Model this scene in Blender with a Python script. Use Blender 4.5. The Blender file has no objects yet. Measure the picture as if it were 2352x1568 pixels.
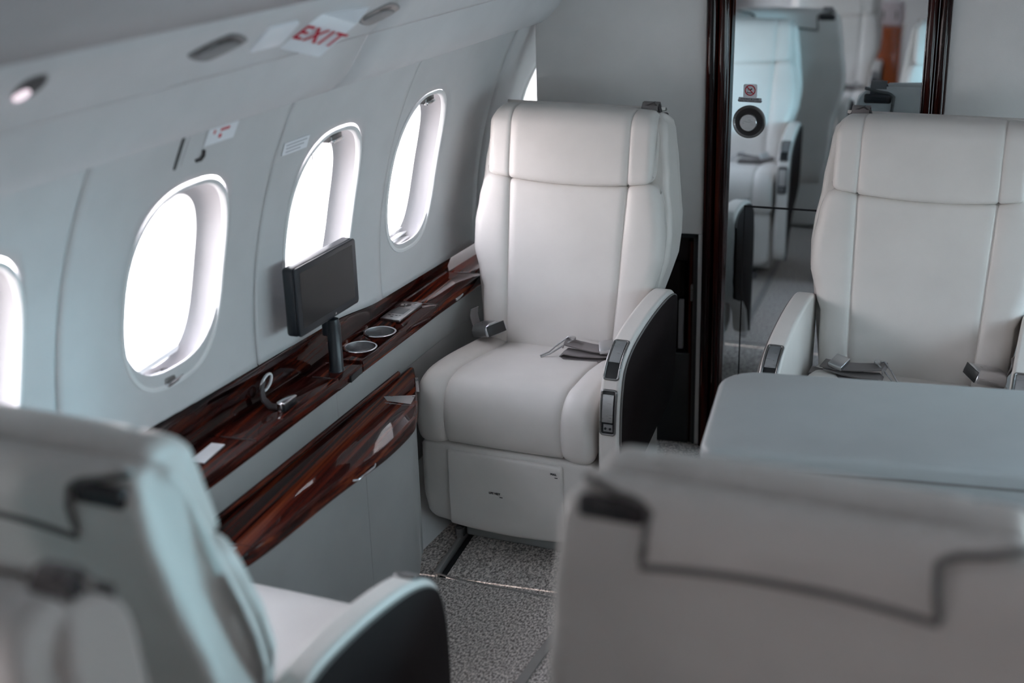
import bpy, bmesh, math, random
from mathutils import Vector, Matrix
D = bpy.data
S = bpy.context.scene
COL = S.collection
R = math.radians
# ------------------------------------------------------------------ camera
cam = D.cameras.new('cabin_camera'); cam_o = D.objects.new('cabin_camera', cam); COL.objects.link(cam_o)
MX, MY, MZ = (0.9559, 0.0779, -0.2830), (0.2923, -0.3407, 0.8936), (-0.0268, -0.9369, -0.3485)
rot = Matrix(((MX[0], -MX[1], -MX[2]), (MY[0], -MY[1], -MY[2]), (MZ[0], -MZ[1], -MZ[2])))
cam_o.matrix_world = Matrix.Translation((0, 0, 1.75)) @ rot.to_4x4()
cam.sensor_fit = 'HORIZONTAL'; cam.sensor_width = 36; cam.lens = 36 * 3130 / 2352
cam.clip_start = 0.05; cam.clip_end = 400
cam.dof.use_dof = True; cam.dof.focus_distance = 3.45; cam.dof.aperture_fstop = 1.8
S.camera = cam_o
# ------------------------------------------------------------------ world: hazy day, side tints set for the window light, warm left, cyan right
SKY = 19.0
world = D.worlds.new('hazy_sky'); S.world = world; world.use_nodes = True
nt = world.node_tree; nt.nodes.clear()
def wn(t, **k):
    n = nt.nodes.new(t)
    for a, b in k.items(): setattr(n, a, b)
    return n
tc = wn('ShaderNodeTexCoord'); sp = wn('ShaderNodeSeparateXYZ'); nt.links.new(tc.outputs['Generated'], sp.inputs[0])
def wramp(src, lo, hi, stops):
    m = wn('ShaderNodeMapRange'); m.inputs[1].default_value = lo; m.inputs[2].default_value = hi
    nt.links.new(src, m.inputs[0])
    r = wn('ShaderNodeValToRGB'); nt.links.new(m.outputs[0], r.inputs[0])
    e = r.color_ramp.elements
    while len(e) < len(stops): e.new(0.5)
    for i, (p, c) in enumerate(stops): e[i].position = p; e[i].color = (*c, 1)
    return r
up = wramp(sp.outputs[2], -1, 1, [(0.0, (.62, .60, .60)), (0.47, (.80, .78, .78)), (0.52, (1, 1, 1)), (1.0, (.62, .74, .95))])
side = wramp(sp.outputs[0], -1, 1, [(0.0, (1.05, .95, .96)), (0.5, (1.0, 1.0, 1.02)), (1.0, (.76, 1.0, 1.1))])
mx = wn('ShaderNodeMix', data_type='RGBA', blend_type='MULTIPLY'); mx.inputs[0].default_value = 1
nt.links.new(up.outputs[0], mx.inputs[6]); nt.links.new(side.outputs[0], mx.inputs[7])
bg = wn('ShaderNodeBackground'); bg.inputs[1].default_value = SKY; nt.links.new(mx.outputs[2], bg.inputs[0])
wo = wn('ShaderNodeOutputWorld'); nt.links.new(bg.outputs[0], wo.inputs[0])
sun = D.lights.new('low_hazy_sun', 'SUN'); sun.energy = 12.5; sun.angle = R(16); sun.color = (.42, .83, 1.0)
sun_o = D.objects.new('low_hazy_sun', sun); COL.objects.link(sun_o)
sun_o.rotation_euler = Vector((-.80, -.60, -.045)).to_track_quat('-Z', 'Y').to_euler()
vs = S.view_settings; vs.view_transform = 'Standard'; vs.look = 'None'; vs.gamma = 1; vs.exposure = 0.0; vs.use_curve_mapping = False
try:
    cy = S.cycles
    cy.max_bounces = 14; cy.diffuse_bounces = 6; cy.glossy_bounces = 6; cy.transparent_max_bounces = 12
    cy.sample_clamp_indirect = 8; cy.use_denoising = True; cy.denoiser = 'OPENIMAGEDENOISE'
except Exception: pass

# ------------------------------------------------------------------ materials
def mat(name, col, rough=.5, metal=0, coat=0, spec=.5, bump=0, bscale=300, build=None):
    m = D.materials.new(name); m.use_nodes = True; n = m.node_tree; b = n.nodes['Principled BSDF']
    b.inputs['Base Color'].default_value = (*col, 1); b.inputs['Roughness'].default_value = rough
    b.inputs['Metallic'].default_value = metal; b.inputs['Coat Weight'].default_value = coat
    b.inputs['Coat Roughness'].default_value = .03; b.inputs['Specular IOR Level'].default_value = spec
    tcn = n.nodes.new('ShaderNodeTexCoord')
    if bump or build is None:
        no = n.nodes.new('ShaderNodeTexNoise'); no.inputs['Scale'].default_value = bscale; no.inputs['Detail'].default_value = 3
        n.links.new(tcn.outputs['Object'], no.inputs['Vector'])
        if bump:
            bp = n.nodes.new('ShaderNodeBump'); bp.inputs['Strength'].default_value = bump; bp.inputs['Distance'].default_value = .002
            n.links.new(no.outputs['Fac'], bp.inputs['Height']); n.links.new(bp.outputs[0], b.inputs['Normal'])
        if build is None:
            n2 = n.nodes.new('ShaderNodeTexNoise'); n2.inputs['Scale'].default_value = 9; n2.inputs['Detail'].default_value = 4
            n.links.new(tcn.outputs['Object'], n2.inputs['Vector'])
            r = n.nodes.new('ShaderNodeValToRGB'); e = r.color_ramp.elements
            e[0].position = .3; e[1].position = .7
            e[0].color = (*[c * .96 for c in col], 1); e[1].color = (*[min(1, c * 1.03) for c in col], 1)
            n.links.new(n2.outputs['Fac'], r.inputs[0]); n.links.new(r.outputs[0], b.inputs['Base Color'])
    if build: build(n, b, tcn)
    return m
def wood_nodes(n, b, tcn):
    mp = n.nodes.new('ShaderNodeMapping'); mp.inputs['Scale'].default_value = (75, .9, 75); mp.inputs['Rotation'].default_value = (0, 0, R(5))
    n.links.new(tcn.outputs['Object'], mp.inputs[0])
    no = n.nodes.new('ShaderNodeTexNoise'); no.inputs['Scale'].default_value = 1; no.inputs['Detail'].default_value = 5; no.inputs['Distortion'].default_value = .15
    n.links.new(mp.outputs[0], no.inputs['Vector'])
    r = n.nodes.new('ShaderNodeValToRGB'); e = r.color_ramp.elements
    for p in (.46, .56): e.new(p)
    for i, (p, c) in enumerate([(.32, (.010, .003, .003)), (.47, (.035, .007, .005)), (.56, (.085, .014, .008)), (.70, (.20, .042, .016))]):
        e[i].position = p; e[i].color = (*c, 1)
    n.links.new(no.outputs['Fac'], r.inputs[0]); n.links.new(r.outputs[0], b.inputs['Base Color'])
def wood_v_nodes(n, b, tcn):
    wood_nodes(n, b, tcn)
    for k in n.nodes:
        if k.type == 'MAPPING': k.inputs['Scale'].default_value = (55, 55, 1.6)
        if k.type == 'VALTORGB':
            for e in k.color_ramp.elements: e.color = (e.color[0] * .35, e.color[1] * .3, e.color[2] * .35, 1)
def wood_shade_nodes(n, b, tcn):
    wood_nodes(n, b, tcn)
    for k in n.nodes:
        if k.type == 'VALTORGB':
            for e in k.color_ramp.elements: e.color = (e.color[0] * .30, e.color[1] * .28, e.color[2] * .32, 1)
def carpet_nodes(n, b, tcn):
    mp = n.nodes.new('ShaderNodeMapping'); mp.inputs['Scale'].default_value = (1, .55, 1); mp.inputs['Rotation'].default_value = (0, 0, .2)
    n.links.new(tcn.outputs['Object'], mp.inputs[0])
    no = n.nodes.new('ShaderNodeTexNoise'); no.inputs['Scale'].default_value = 200; no.inputs['Detail'].default_value = 2
    n.links.new(mp.outputs[0], no.inputs['Vector'])
    r = n.nodes.new('ShaderNodeValToRGB'); e = r.color_ramp.elements; e.new(.5)
    for i, (p, c) in enumerate([(.34, (.20, .17, .156)), (.5, (.46, .405, .375)), (.66, (.76, .68, .635))]):
        e[i].position = p; e[i].color = (*c, 1)
    n.links.new(no.outputs['Fac'], r.inputs[0]); n.links.new(r.outputs[0], b.inputs['Base Color'])
    bp = n.nodes.new('ShaderNodeBump'); bp.inputs['Strength'].default_value = .8; bp.inputs['Distance'].default_value = .004
    n.links.new(no.outputs['Fac'], bp.inputs['Height']); n.links.new(bp.outputs[0], b.inputs['Normal'])
def brushed_nodes(n, b, tcn):
    mp = n.nodes.new('ShaderNodeMapping'); mp.inputs['Scale'].default_value = (40, 40, 900)
    n.links.new(tcn.outputs['Object'], mp.inputs[0])
    no = n.nodes.new('ShaderNodeTexNoise'); no.inputs['Scale'].default_value = 1
    n.links.new(mp.outputs[0], no.inputs['Vector'])
    m = n.nodes.new('ShaderNodeMapRange'); m.inputs[3].default_value = .2; m.inputs[4].default_value = .42
    n.links.new(no.outputs['Fac'], m.inputs[0]); n.links.new(m.outputs[0], b.inputs['Roughness'])
LEATHER = mat('cream_leather', (.68, .645, .615), .42, bump=.10, bscale=420, spec=.45)
LEATHER_GREY = mat('grey_panel_leather', (.33, .33, .322), .5, bump=.08, bscale=420, spec=.4)
TABLE_LEATHER = mat('table_leather', (.37, .39, .395), .38, bump=.05, spec=.5)
WALL = mat('wall_ultraleather', (.63, .625, .63), .6, bump=.05, spec=.35)
CEIL = mat('valance_paint', (.66, .655, .665), .5, bump=.02, spec=.35)
CEILUP = mat('headliner', (.46, .46, .47), .65, bump=.05, spec=.25)
BULK = mat('bulkhead_covering', (.66, .65, .64), .7, bump=.2, bscale=520, spec=.3)
DARKLEATHER = mat('dark_brown_leather', (.016, .011, .011), .7, bump=.12, bscale=420, spec=.10)
SEAM = mat('seam_thread', (.16, .15, .145), .8)
WOOD = mat('rosewood_gloss', (.1, .03, .02), .3, coat=.65, spec=0, build=wood_nodes)
WOODV = mat('rosewood_gloss_upright', (.05, .01, .01), .3, coat=.45, spec=0, build=wood_v_nodes)
WOODSHADE = mat('rosewood_gloss_shade', (.02, .006, .005), .3, coat=.55, spec=0, build=wood_shade_nodes)  # splash panel rosewood, its shade and dark reflections put into the colour
WOODAMBER = mat('amber_wood_gloss', (.42, .09, .02), .15, coat=1)
CARPET = mat('speckled_carpet', (.2, .19, .18), .95, spec=.1, build=carpet_nodes)
CARPET_EDGE = mat('carpet_binding', (.30, .275, .26), .9, spec=.1)
METAL = mat('brushed_steel', (.55, .55, .56), .3, 1, build=brushed_nodes)
DARKMETAL = mat('dark_brushed_metal', (.24, .235, .235), .3, 1, build=brushed_nodes)
CHROME = mat('polished_chrome', (.8, .8, .82), .08, 1)
BLACK = mat('black_plastic', (.012, .013, .015), .35)
NAVYBLACK = mat('monitor_plastic', (.012, .016, .022), .32)
SCREEN = mat('monitor_screen', (.020, .020, .021), .16, spec=.5)
BELT = mat('belt_webbing', (.20, .18, .18), .7, bump=.4, bscale=900)
GUIDE = mat('brown_plastic', (.035, .028, .03), .45)
TRIMWHITE = mat('window_trim_white', (.86, .86, .86), .35)
REVEAL = mat('window_reveal_grey', (.42, .41, .42), .4)
PLACARD = mat('placard_white', (.88, .90, .94), .35)
PLACGREY = mat('placard_grey', (.48, .49, .53), .35)
REDINK = mat('red_ink', (.58, .008, .035), .5)
BLACKINK = mat('black_ink', (.01, .01, .012), .5)
GREYPLASTIC = mat('grey_vent_plastic', (.22, .22, .225), .4)
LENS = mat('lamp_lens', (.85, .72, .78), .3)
_b = LENS.node_tree.nodes['Principled BSDF']; _b.inputs['Emission Color'].default_value = (1, .82, .90, 1); _b.inputs['Emission Strength'].default_value = .9  # faint pinkish emission makes the lens glow
PINKWHITE = mat('box_white', (.80, .70, .72), .5)
NAVY = mat('navy_fabric', (.02, .025, .045), .8)
TRACK = mat('aluminium_track', (.50, .48, .47), .35, .7)
def mirror_mat():
    m = D.materials.new('tinted_mirror'); m.use_nodes = True; n = m.node_tree; b = n.nodes['Principled BSDF']
    b.inputs['Base Color'].default_value = (.78, .88, .93, 1); b.inputs['Metallic'].default_value = 1; b.inputs['Roughness'].default_value = 0.0
    tcn = n.nodes.new('ShaderNodeTexCoord'); no = n.nodes.new('ShaderNodeTexNoise'); no.inputs['Scale'].default_value = 3
    r = n.nodes.new('ShaderNodeValToRGB'); r.color_ramp.elements[0].color = (.77, .87, .92, 1); r.color_ramp.elements[1].color = (.79, .89, .94, 1)
    n.links.new(tcn.outputs['Object'], no.inputs['Vector']); n.links.new(no.outputs['Fac'], r.inputs[0]); n.links.new(r.outputs[0], b.inputs['Base Color'])
    return m
MIRROR = mirror_mat()
def pane_mat():
    m = D.materials.new('window_pane'); m.use_nodes = True; n = m.node_tree; n.nodes.clear()
    o = n.nodes.new('ShaderNodeOutputMaterial'); t = n.nodes.new('ShaderNodeBsdfTransparent'); g = n.nodes.new('ShaderNodeBsdfGlossy')
    t.inputs[0].default_value = (.96, .97, .97, 1); g.inputs['Roughness'].default_value = .02
    x = n.nodes.new('ShaderNodeMixShader'); x.inputs[0].default_value = .05
    n.links.new(t.outputs[0], x.inputs[1]); n.links.new(g.outputs[0], x.inputs[2]); n.links.new(x.outputs[0], o.inputs[0])
    return m
PANE = pane_mat()

# ------------------------------------------------------------------ helpers
def link(name, verts, faces, m, parent=None, smooth=True, kind=None, edge_split=True):
    me = D.meshes.new(name); me.from_pydata([tuple(v) for v in verts], [], faces)
    bm = bmesh.new(); bm.from_mesh(me); bmesh.ops.recalc_face_normals(bm, faces=bm.faces); bm.to_mesh(me); bm.free()
    return linkme(name, me, m, parent, smooth, kind, edge_split)
def linkme(name, me, m, parent=None, smooth=True, kind=None, edge_split=True):
    me.materials.clear(); me.materials.append(m)
    if smooth:
        for p in me.polygons: p.use_smooth = True
        if edge_split:
            try: me.set_sharp_from_angle(angle=R(50))
            except Exception: pass
    o = D.objects.new(name, me); COL.objects.link(o)
    if parent: o.parent = parent
    if kind: o['kind'] = kind
    return o
def linkbm(name, bm, m, parent=None, smooth=True, kind=None):
    me = D.meshes.new(name); bmesh.ops.recalc_face_normals(bm, faces=bm.faces); bm.to_mesh(me); bm.free()
    return linkme(name, me, m, parent, smooth, kind)
def thing(name, label, cat, loc=(0, 0, 0), rz=0, group=None):
    o = D.objects.new(name, None); o.empty_display_size = .05; COL.objects.link(o)
    o.location = loc; o.rotation_euler = (0, 0, rz); tag(o, label, cat, group); return o
def tag(o, label, cat, group=None):
    o['label'] = label; o['category'] = cat
    if group: o['group'] = group
    return o
def bm_box(c, s, bev=0, seg=2, rz=0):
    bm = bmesh.new(); bmesh.ops.create_cube(bm, size=1)
    bmesh.ops.scale(bm, vec=s, verts=bm.verts)
    if bev: bmesh.ops.bevel(bm, geom=list(bm.edges), offset=bev, segments=seg, affect='EDGES', profile=.5)
    if rz: bmesh.ops.rotate(bm, cent=(0, 0, 0), matrix=Matrix.Rotation(rz, 3, 'Z'), verts=bm.verts)
    bmesh.ops.translate(bm, vec=c, verts=bm.verts); return bm
def box(name, c, s, m, parent=None, bev=0, seg=2, rz=0, kind=None):
    return linkbm(name, bm_box(c, s, bev, seg, rz), m, parent, kind=kind)
def span(name, a, b, m, parent=None, bev=0, seg=2, kind=None):
    return box(name, [(a[i] + b[i]) / 2 for i in range(3)], [abs(b[i] - a[i]) for i in range(3)], m, parent, bev, seg, 0, kind)
def bm_prism(pts, axis, a, b, bev=0, seg=2, capbev_only=True):
    """extrude a polygon (list of 2-D points) along axis 0/1/2 from a to b"""
    def mk(p, t):
        v = list(p); v.insert(axis, t); return v
    bm = bmesh.new(); n = len(pts)
    lo = [bm.verts.new(mk(p, a)) for p in pts]; hi = [bm.verts.new(mk(p, b)) for p in pts]
    fl = bm.faces.new(lo); fh = bm.faces.new(hi[::-1])
    for i in range(n): bm.faces.new((lo[i], lo[(i + 1) % n], hi[(i + 1) % n], hi[i]))
    bmesh.ops.recalc_face_normals(bm, faces=bm.faces)
    if bev:
        ed = list(set(list(fl.edges) + list(fh.edges)))
        bmesh.ops.bevel(bm, geom=ed, offset=bev, segments=seg, affect='EDGES', profile=.5)
    return bm
def prism(name, pts, axis, a, b, m, parent=None, bev=0, seg=2, kind=None):
    return linkbm(name, bm_prism(pts, axis, a, b, bev, seg), m, parent, kind=kind)
def tube(name, pts, r, m, parent=None, closed=False, n=8, kind=None, up=(0, 0, 1)):
    pts = [Vector(p) for p in pts]; V = []; F = []; k = len(pts)
    for i, p in enumerate(pts):
        a = pts[(i - 1) % k] if closed or i > 0 else p; c = pts[(i + 1) % k] if closed or i < k - 1 else p
        t = (c - a).normalized(); u = t.cross(Vector(up))
        if u.length < 1e-4: u = t.cross(Vector((1, 0, 0)))
        u.normalize(); w = t.cross(u)
        for j in range(n):
            g = 2 * math.pi * j / n; V.append(p + (u * math.cos(g) + w * math.sin(g)) * r)
    for i in range(k if closed else k - 1):
        for j in range(n):
            F.append((i * n + j, i * n + (j + 1) % n, ((i + 1) % k) * n + (j + 1) % n, ((i + 1) % k) * n + j))
    if not closed: F.append(tuple(range(n))[::-1]); F.append(tuple((k - 1) * n + j for j in range(n)))
    return link(name, V, F, m, parent, kind=kind)
def ribbon(name, pts, wid, th, m, parent=None):
    """strap: centre line pts, wid = width vector(s), th thickness"""
    V = []; F = []; k = len(pts); pts = [Vector(p) for p in pts]
    for i, p in enumerate(pts):
        t = (pts[min(i + 1, k - 1)] - pts[max(i - 1, 0)]).normalized(); w = Vector(wid[i] if isinstance(wid, list) else wid)
        nn = t.cross(w).normalized() * th / 2; h = w / 2
        V += [p - h - nn, p + h - nn, p + h + nn, p - h + nn]
    for i in range(k - 1):
        for j in range(4): F.append((i * 4 + j, i * 4 + (j + 1) % 4, i * 4 + 4 + (j + 1) % 4, i * 4 + 4 + j))
    F.append((3, 2, 1, 0)); F.append(tuple((k - 1) * 4 + j for j in range(4)))
    return link(name, V, F, m, parent)
def lathe(name, prof, m, parent=None, n=40, c=(0, 0, 0), axis='z', caps=(1, 1), kind=None):
    V = []; F = []; k = len(prof)
    for (r, h) in prof:
        for j in range(n):
            g = 2 * math.pi * j / n
            p = (r * math.cos(g), r * math.sin(g), h)
            if axis == 'y': p = (p[0], -p[2], p[1])
            V.append((p[0] + c[0], p[1] + c[1], p[2] + c[2]))
    for i in range(k - 1):
        for j in range(n): F.append((i * n + j, i * n + (j + 1) % n, (i + 1) * n + (j + 1) % n, (i + 1) * n + j))
    if caps[0]: F.append(tuple(range(n)))
    if caps[1]: F.append(tuple((k - 1) * n + j for j in range(n)))
    return link(name, V, F, m, parent, kind=kind)
def text(name, s, size, m, parent, loc, rot, align='CENTER', shear=0, bold=0):
    c = D.curves.new(name, 'FONT'); c.body = s; c.size = size; c.align_x = align; c.align_y = 'CENTER'; c.extrude = .0003; c.offset = bold; c.shear = shear; c.space_character = 1.18 if s == 'EXIT' else 1
    c.resolution_u = 3
    o = D.objects.new(name, c); COL.objects.link(o)
    me = D.meshes.new_from_object(o.evaluated_get(bpy.context.evaluated_depsgraph_get())); D.objects.remove(o); D.curves.remove(c)
    me.materials.clear(); me.materials.append(m)
    o = D.objects.new(name, me); COL.objects.link(o); o.parent = parent
    if isinstance(rot, Matrix): o.matrix_local = Matrix.Translation(loc) @ rot.to_4x4()
    else: o.location = loc; o.rotation_euler = rot
    return o
def lerp(tab, t):
    if t <= tab[0][0]: return tab[0][1]
    for (a, u), (b, v) in zip(tab, tab[1:]):
        if t <= b: return u + (v - u) * (t - a) / (b - a)
    return tab[-1][1]
def slerp_tab(tab, t):   # smooth version
    if t <= tab[0][0]: return tab[0][1]
    for (a, u), (b, v) in zip(tab, tab[1:]):
        if t <= b:
            s = (t - a) / (b - a); s = s * s * (3 - 2 * s); return u + (v - u) * s
    return tab[-1][1]
def chaikin(P, it=2, closed=True):
    for _ in range(it):
        Q = []; n = len(P)
        for i in range(n if closed else n - 1):
            a, b = P[i], P[(i + 1) % n]
            Q.append(tuple(.75 * x + .25 * y for x, y in zip(a, b))); Q.append(tuple(.25 * x + .75 * y for x, y in zip(a, b)))
        if not closed: Q = [P[0]] + Q + [P[-1]]
        P = Q
    return P
def sstep(a, b, x):
    t = max(0, min(1, (x - a) / (b - a))); return t * t * (3 - 2 * t)
def normals2(P, closed=True):
    n = len(P); N = []
    area = sum(P[i][0] * P[(i + 1) % n][1] - P[(i + 1) % n][0] * P[i][1] for i in range(n))
    sg = 1 if area > 0 else -1
    for i in range(n):
        a = P[(i - 1) % n] if closed or i else P[i]; b = P[(i + 1) % n] if closed or i < n - 1 else P[i]
        tx, ty = b[0] - a[0], b[1] - a[1]; l = math.hypot(tx, ty) or 1
        N.append((sg * ty / l, -sg * tx / l))
    return N
def uph(name, prof, hw, m, parent=None, r=.025, seams=(), bulge=0, bol=0, groove=.004, gw=.006, warp=None, x0=0, it=2, bulge_fn=None, seam_fn=None, nmid=14):
    """upholstered solid: closed side profile (y,z) swept across x, rounded sides, sewn grooves at +-seam(y,z)"""
    P = chaikin(prof, it); N = normals2(P); n = len(P); V = []; rows = []
    for (y, z), (ny, nz) in zip(P, N):
        h = hw(y, z) if callable(hw) else hw
        xs = [h - r * (1 - math.cos(a)) * 1.0 if False else h - r + r * math.sin(a) for a in [math.pi / 2 * k / 6 for k in range(7)]]  # 0..edge
        pos = []
        sm = seam_fn(y, z) if seam_fn else (seams[0] if seams else None)
        inner = h - r
        if sm is not None and sm < inner - gw:
            pos += [sm * k / 7 for k in range(1, 7)] + [sm - gw, sm - gw * .45, sm, sm + gw * .45, sm + gw]
            pos += [sm + gw + (inner - sm - gw) * k / 4 for k in range(1, 4)]
        else:
            pos += [inner * k / 14 for k in range(1, 15)][:14]
            sm = None
        pos = pos + xs
        full = [-p for p in reversed(pos)] + [0] + pos
        row = []
        for x in full:
            ax = abs(x); c = max(0, min(1, (ax - inner) / r))
            o = -r * (1 - math.sqrt(max(0, 1 - c * c)))
            bf = bulge_fn(y, z) if bulge_fn else bulge
            o += bf * (1 - (x / h) ** 2)
            if sm is not None:
                o += bol * sstep(sm - .002, sm + .03, ax) * (1 if bulge_fn is None or bf > 0 else 0)
                d = abs(ax - sm)
                if d < gw: o -= groove * (1 - d / gw)
            px, py, pz = x + x0, y + ny * o, z + nz * o
            if warp: px, py, pz = warp(px, py, pz)
            row.append(len(V)); V.append((px, py, pz))
        rows.append(row)
    F = []; k = len(rows[0])
    for i in range(n):
        a, b = rows[i], rows[(i + 1) % n]
        for j in range(k - 1): F.append((a[j], a[j + 1], b[j + 1], b[j]))
    F.append(tuple(rw[0] for rw in rows)); F.append(tuple(rw[-1] for rw in rows)[::-1])
    return link(name, V, F, m, parent)

# ------------------------------------------------------------------ cabin side wall geometry
RW, ZC, X0, SL = 1.21, .673, -.147, .133
def wall_x(y, z): return X0 + SL * (y - 3) - math.sqrt(RW * RW - (z - ZC) ** 2)
XR, SR = .97, .02
def rwall_x(y, z): return XR + SR * (y - 3) - RW + math.sqrt(RW * RW - (z - ZC) ** 2)
ZB = [(2.88, .642), (3.10, .624)]
def zbot(y): return slerp_tab(ZB, y)
def rect_pts(y0, y1, z0, z1, ny=22, nz=36):
    P = [(y0 + (y1 - y0) * i / ny, z0) for i in range(ny)] + [(y1, z0 + (z1 - z0) * i / nz) for i in range(nz)]
    P += [(y1 - (y1 - y0) * i / ny, z1) for i in range(ny)] + [(y0, z1 - (z1 - z0) * i / nz) for i in range(nz)]
    return P
def sup(a, b, g, e=2.7):
    c, s = math.cos(g), math.sin(g)
    return (a * math.copysign(abs(c) ** (2 / e), c), b * math.copysign(abs(s) ** (2 / e), s))
def hole_pts(rect, yc, zc, a, b):
    out = []
    for (y, z) in rect:
        # direction of the rect point seen from the hole centre, in the hole's aspect
        g = math.atan2((z - zc) / b, (y - yc) / a)
        k = (abs(math.cos(g)) ** 2.7 + abs(math.sin(g)) ** 2.7) ** (-1 / 2.7)
        out.append((yc + a * k * math.cos(g), zc + b * k * math.sin(g)))
    return out
ZTOP = 1.30
def wall_cell(name, y0, y1, win, fx, parent, sgn, gap0=.0, gap1=.0, zb=None):
    y0 += gap0; y1 -= gap1
    z0 = .60
    rect = rect_pts(y0, y1, z0, ZTOP)
    def fixz(y, z): return z + ((zb(y) if zb else .60) - z0) * (1 - (z - z0) / (ZTOP - z0)) ** 1
    n = len(rect); V = []; F = []
    if win:
        hole = hole_pts(rect, *win); K = 9
        rings = []
        for k in range(K + 1):
            t = k / K; rings.append([(hp[0] + (rp[0] - hp[0]) * t, hp[1] + (rp[1] - hp[1]) * t) for hp, rp in zip(hole, rect)])
        for rg in rings:
            for (y, z) in rg: V.append((fx(y, fixz(y, z)), y, fixz(y, z)))
        for k in range(K):
            for i in range(n): F.append((k * n + i, k * n + (i + 1) % n, (k + 1) * n + (i + 1) % n, (k + 1) * n + i))
    else:
        ny, nz = 6, 24
        for i in range(ny + 1):
            for j in range(nz + 1):
                y = y0 + (y1 - y0) * i / ny; z = fixz(y, z0 + (ZTOP - z0) * j / nz); V.append((fx(y, z), y, z))
        for i in range(ny):
            for j in range(nz): F.append((i * (nz + 1) + j, i * (nz + 1) + j + 1, (i + 1) * (nz + 1) + j + 1, (i + 1) * (nz + 1) + j))
    o = link(name, V, F, WALL, parent)
    sd = o.modifiers.new('thickness', 'SOLIDIFY'); sd.thickness = .006; sd.offset = 0
    return o
def portal(x, y, z, ry, tilt):
    l = D.lights.new('window_portal', 'AREA'); l.shape = 'RECTANGLE'; l.size = .40; l.size_y = .30; l.energy = 1
    try: l.cycles.is_portal = True
    except Exception: pass
    o = D.objects.new('window_portal', l); COL.objects.link(o); o.location = (x, y, z); o.rotation_euler = (0, ry, 0)
    return o
def build_window(name, yc, zc, a, b, fx, sgn, handle=None, bar=False):
    """structure: trim ring, flared reveal, two panes; sgn=-1 for the left wall (outside is -x)"""
    root = D.objects.new(name, None); COL.objects.link(root); root['kind'] = 'structure'; root.empty_display_size = .05
    n = 72; G = [2 * math.pi * i / n for i in range(n)]
    def ring(a_, b_, d):
        out = []
        for g in G:
            y, z = sup(a_, b_, g); out.append((fx(yc + y, zc + z) + sgn * d, yc + y, zc + z))
        return out
    def tubes(specs, nm, m, close=False):
        V = []; F = []
        for s in specs: V += ring(*s)
        k = len(specs)
        for i in range(k if close else k - 1):
            for j in range(n): F.append((i * n + j, i * n + (j + 1) % n, ((i + 1) % k) * n + (j + 1) % n, ((i + 1) % k) * n + j))
        return link(nm, V, F, m, root)
    tubes([(a + .004, b + .004, .002), (a + .002, b + .002, -.006), (a - .005, b - .005, -.007), (a - .008, b - .008, -.002), (a - .008, b - .008, .012), (a + .004, b + .004, .012)], 'window_trim', TRIMWHITE, True)
    tubes([(a - .008, b - .008, .004), (a - .009, b - .009, .014), (a - .013, b - .013, .030), (a - .020, b - .020, .041), (a - .030, b - .030, .047)], 'window_reveal', REVEAL)
    tubes([(a - .030, b - .030, .047), (a - .031, b - .031, .058), (a - .036, b - .036, .075), (a - .040, b - .040, .095)], 'outer_reveal', TRIMWHITE)
    for d, nm, sh in ((.049, 'inner_pane', .029), (.094, 'outer_pane', .038)):
        V = ring(a - sh, b - sh, d); link(nm, V, [tuple(range(n))], PANE, root, smooth=False)
    tubes([(a - .044, b - .044, .090), (a - .0465, b - .0465, .0895), (a - .0465, b - .0465, .0905)], 'pane_seal', GREYPLASTIC, True)
    if handle:
        zt = zc + handle * (b - .016); yy = yc + .0
        xx = fx(yy, zt)
        span('shade_handle', (xx + sgn * .046, yy - .034, zt - .010), (xx + sgn * -.003, yy + .026, zt + .006), DARKMETAL, root, .003)
        span('handle_tip', (xx + sgn * .002, yy - .034, zt - .012), (xx - sgn * .007, yy + .026, zt - .004), CHROME, root, .001)
    if bar:
        zt = zc - b + .045
        span('shade_rail', (fx(yc, zt) + sgn * .046, yc - a * .72, zt - .006), (fx(yc, zt) + sgn * .034, yc + a * .72, zt + .006), TRIMWHITE, root, .003)
    else:
        for q in range(3):
            zt = zc - b + .018 + .011 * q
            span('shade_rib', (fx(yc, zt) + sgn * .040, yc - a * .5, zt - .0025), (fx(yc, zt) + sgn * (.012 + .012 * q), yc + a * .5, zt + .001), TRIMWHITE, root, .001)
    p = portal(fx(yc, zc) + sgn * .11, yc, zc, math.pi / 2 if sgn > 0 else -math.pi / 2, 0)
    return root

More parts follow.
